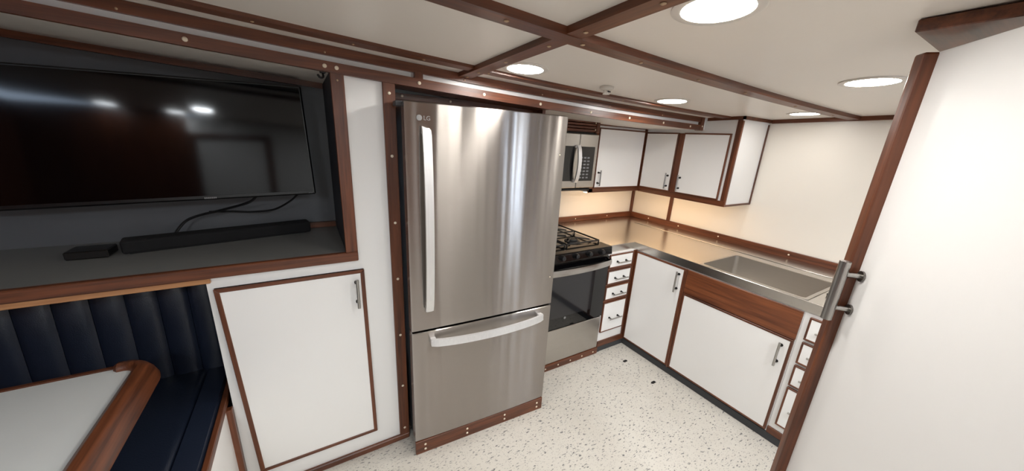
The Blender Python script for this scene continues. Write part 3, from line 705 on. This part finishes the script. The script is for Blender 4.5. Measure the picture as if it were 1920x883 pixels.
# ------------------------------------------------------------------ dinette bench
be = thing('dinette_bench', (-1.4, 0, 0), 'navy leather dinette bench with channelled backrest', 'bench')
ZB = .55
bm = NB(); box(bm, XL+.01, -.747, -1.6, .375, 0, ZB-.13, 0); obj('base', bm, 'white_laminate', be)
bm = NB(); box(bm, -.747, -.742, -1.6, -.03, .03, ZB-.03, 0); obj('side_panel', bm, 'white_laminate', be)
bm = NB(); box(bm, -.758, -.738, -1.6, .37, ZB-.03, ZB, .003); obj('seat_rail', bm, TEAK[1], be)
bm = NB(); box(bm, -.746, -.722, -.030, -.002, .0, ZB-.035, .002); obj('corner_strip', bm, TEAK[2], be)
bm = NB(); box(bm, -.747, -.736, -1.6, -.03, 0, .06, .002); obj('base_rail', bm, TEAK[1], be)
def cushion(bm, x0, x1, y0, y1, z0, z1, r=.03, n=5):
    prof = []
    for k in range(n+1):
        a = R(90*k/n); prof.append((r-r*math.sin(a), z1-r+r*math.sin(a) if False else z1-r*(1-math.cos(R(90)-a)) ))
    rings = []
    for k in range(n+1):
        a = R(90*k/n); ins = r*(1-math.cos(a)); zz = z1-r+r*math.sin(a)
        rings.append(rr(x0+ins, x1-ins, y0+ins, y1-ins, r, zz, 3))
    rings.insert(0, rr(x0, x1, y0, y1, r, z0, 3))
    rings.append(rr(x0+(x1-x0)*.1, x1-(x1-x0)*.1, y0+(y1-y0)*.1, y1-(y1-y0)*.1, r, z1+.004, 3))
    return loft(bm, rings)
bm = NB(); cushion(bm, XL+.02, -.838, -1.6, .30, ZB-.13, ZB+.012, .03); obj('seat_cushion', bm, 'navy_leather', be, True)
bm = NB(); loft(bm, [[(-.759, y, ZB-.13), (-.759, y, ZB-.010), (-.768, y, ZB+.004), (-.836, y, ZB+.010), (-.836, y, ZB-.13)] for y in (-1.6, -.8, 0, .29)]); obj('seat_border', bm, 'navy_leather', be, True)
# backrest: upright channels, leaning back slightly
bk = NB(); box(bk, XL+.02, -.745, .315, .375, ZB-.08, 1.06, .004); bko = obj('backrest', bk, 'navy_leather', be)
def channel(x0, x1):
    rings = []
    nz, nxs = 12, 9
    for i in range(nz+1):
        t = i/nz; z = ZB-.06+(1.045-ZB+.06)*t
        yb = .255+.045*t
        roll_ = 0
        if t > .82: roll_ = .055*(1-math.sqrt(max(0, 1-((t-.82)/.18)**2)))
        front = [(x0+(x1-x0)*k/(nxs-1), yb+roll_+.014-.014*math.sin(math.pi*k/(nxs-1))**.5, z) for k in range(nxs)]
        rings.append(front + [(x1, .318, z), (x0, .318, z)])
    return loft(NB(), rings)
xc = -.772; 
obj('end_roll', channel(-.772, -.745), 'navy_leather', bko, True)
edges = [-.772, -.858, -.955, -1.052, -1.150, -1.248, -1.346, -1.444, -1.542, -1.64, -1.74, -1.84, -1.94, -2.04, -2.14, -2.24, -2.34, -2.44, -2.54]
for a, b_ in zip(edges[1:], edges):
    obj('channel', channel(a+.0008, b_-.0008), 'navy_leather', bko, True)
for z in (.645, .70):
    bm = NB(); disc(bm, (-.757, .262, z), NY, [(.006, 0), (.006, .004), (.003, .006)], 10); obj('snap', bm, 'dark_metal', bko, True)

# ------------------------------------------------------------------ table
tb = thing('dinette_table', (-1.35, -.5, 0), 'white topped dinette table with raised wooden edge', 'table')
ZT = .80
bm = NB(); loft(bm, [rr(-1.75, -.945, -1.25, -.005, .06, ZT-.035, 6), rr(-1.75, -.945, -1.25, -.005, .06, ZT, 6)]); obj('top', bm, 'table_top', tb)
# raised fiddle rail: profile swept along the right edge and around the back right corner
path = [(-.925, -1.25), (-.925, -.9), (-.925, -.6), (-.925, -.3), (-.925, -.06)]
for k in range(1, 9):
    a = R(90*k/8); path.append((-.985+.06*math.cos(a), -.06+.06*math.sin(a)))
path += [(-1.0, .0), (-1.012, .0)]
def fiddle(bm, path, prof):
    rings = []
    for i, p in enumerate(path):
        q0 = Vector(path[max(i-1, 0)]); q1 = Vector(path[min(i+1, len(path)-1)]); t = (q1-q0).normalized(); nrm = Vector((t.y, -t.x))
        s = 1
        if i == len(path)-1: s = .55
        rings.append([(p[0]+nrm.x*o_*s, p[1]+nrm.y*o_*s, ZT+(h if h < 0 else h*s)) for o_, h in prof])
    return loft(bm, rings)
bm = NB(); fiddle(bm, path, [(-.030, 0), (-.024, .016), (-.012, .024), (.002, .022), (.016, .010), (.028, -.010), (.036, -.034), (.034, -.050), (.0, -.052), (-.010, -.036), (-.030, -.002)]); obj('fiddle_rail', bm, TEAK[1], tb, True)
bm = NB(); box(bm, -1.75, -1.0, -.006, .012, ZT-.04, ZT+.005, .003); obj('back_edge', bm, TEAK[0], tb)
bm = NB(); disc(bm, (-1.35, -.6, 0), (0, 0, 1), [(.18, 0), (.18, .02), (.05, .03), (.05, ZT-.06), (.16, ZT-.05), (.16, ZT-.036)], 20); obj('pedestal', bm, 'dark_metal', tb, True)

# ------------------------------------------------------------------ ceiling lights
def downlight(x, y, label, k=1.0, col=LAMP_COL):
    z = zC(x, y)
    t = thing('ceiling_light', (x, y, z), label, 'light', 'recessed ceiling downlights')
    bm = NB(); n = 36
    prof = [(.094, .001), (.094, -.003), (.090, -.0045), (.078, -.005), (.0735, -.0045), (.0735, .001)]
    loft(bm, [[(x+r*math.cos(2*math.pi*k/n), y+r*math.sin(2*math.pi*k/n), h) for k in range(n)] for r, h in prof], True, False)
    for v in bm.verts: v.co.z += zC(v.co.x, v.co.y)
    obj('rim', bm, 'light_rim', t, True)
    mn = 'lamp_diffuser_%d_%d' % (round(k*100), round(col[2]*100))
    if mn not in MATS: emit(mn, col, LAMP*k)
    bm = NB(); disc(bm, (x, y, -.0045), (0, 0, -1), [(.0735, -.004), (.0735, -.001), (.066, .0), (.045, .0004), (.01, .0006)], n)
    for v in bm.verts: v.co.z += zC(v.co.x, v.co.y)
    obj('diffuser', bm, mn, t, True)
downlight(.45, -1.08, 'large round downlight nearest the viewer, right of the crossed battens', .62)
downlight(1.45, -1.10, 'round downlight near the top of the open door', .55)
downlight(.45, -.31, 'round downlight over the refrigerator front', .62)
downlight(1.42, -.31, 'round downlight in front of the microwave', .55)
downlight(2.33, -.60, 'farthest round downlight, above the sink', .16)
COOL = (.90, .96, 1)
downlight(.02, -2.1, 'added fill downlight directly behind the viewer', 1.6, COOL)  # unseen lamp added as fill, placed clear of the television reflection
downlight(-1.14, -2.2, 'round downlight behind the viewer on the left', 1.3, COOL)
downlight(-1.45, -2.75, 'round downlight behind the viewer near the rear bulkhead', .5, COOL)
downlight(-1.95, -2.75, 'round downlight behind the viewer in the far left corner', .5, COOL)
downlight(.8, -2.3, 'added fill downlight behind the viewer in the middle', 1.2, COOL)  # unseen lamp added to brighten surfaces facing the camera
downlight(1.6, -2.2, 'added fill downlight behind the viewer on the right', 1.0, COOL)  # another unseen fill lamp, added for more frontal light
# heat detector
hx, hy = .914, -.311; hz = zC(hx, hy)
dt = thing('heat_detector', (hx, hy, hz), 'small white sensor on the ceiling beside a downlight', 'detector')
bm = NB(); disc(bm, (hx, hy, hz), ND, [(.034, 0), (.034, .010), (.026, .014), (.016, .016)], 20); obj('base', bm, 'detector_white', dt, True)
bm = NB(); disc(bm, (hx, hy, hz-.016), ND, [(.012, 0), (.012, .012), (.016, .013), (.016, .018), (.004, .02)], 16); obj('sensor_head', bm, 'detector_white', dt, True)
bm = NB(); tube(bm, [(hx-.006, hy-.017, hz-.022), (hx+.012, hy-.014, hz-.022)], .003, 8); obj('slot', bm, 'gasket', dt)
# floor fittings
for (x, y, lb) in ((1.689, -.10, 'dark oval floor fitting nearer the corner drawers'), (1.679, -.374, 'dark oval floor fitting nearer the sink door')):
    t = thing('floor_fitting', (x, y, 0), lb, 'fitting', 'oval fittings set in the floor')
    bm = NB(); loft(bm, [rr(x-.021, x+.021, y-.010, y+.010, .0095, z, 5) for z in (.0002, .002)]); obj('plate', bm, 'dark_metal', t)
    bm = NB(); loft(bm, [rr(x-.012, x+.012, y-.004, y+.004, .0038, z, 4) for z in (.002, .0028)]); obj('slot', bm, 'gasket', t)
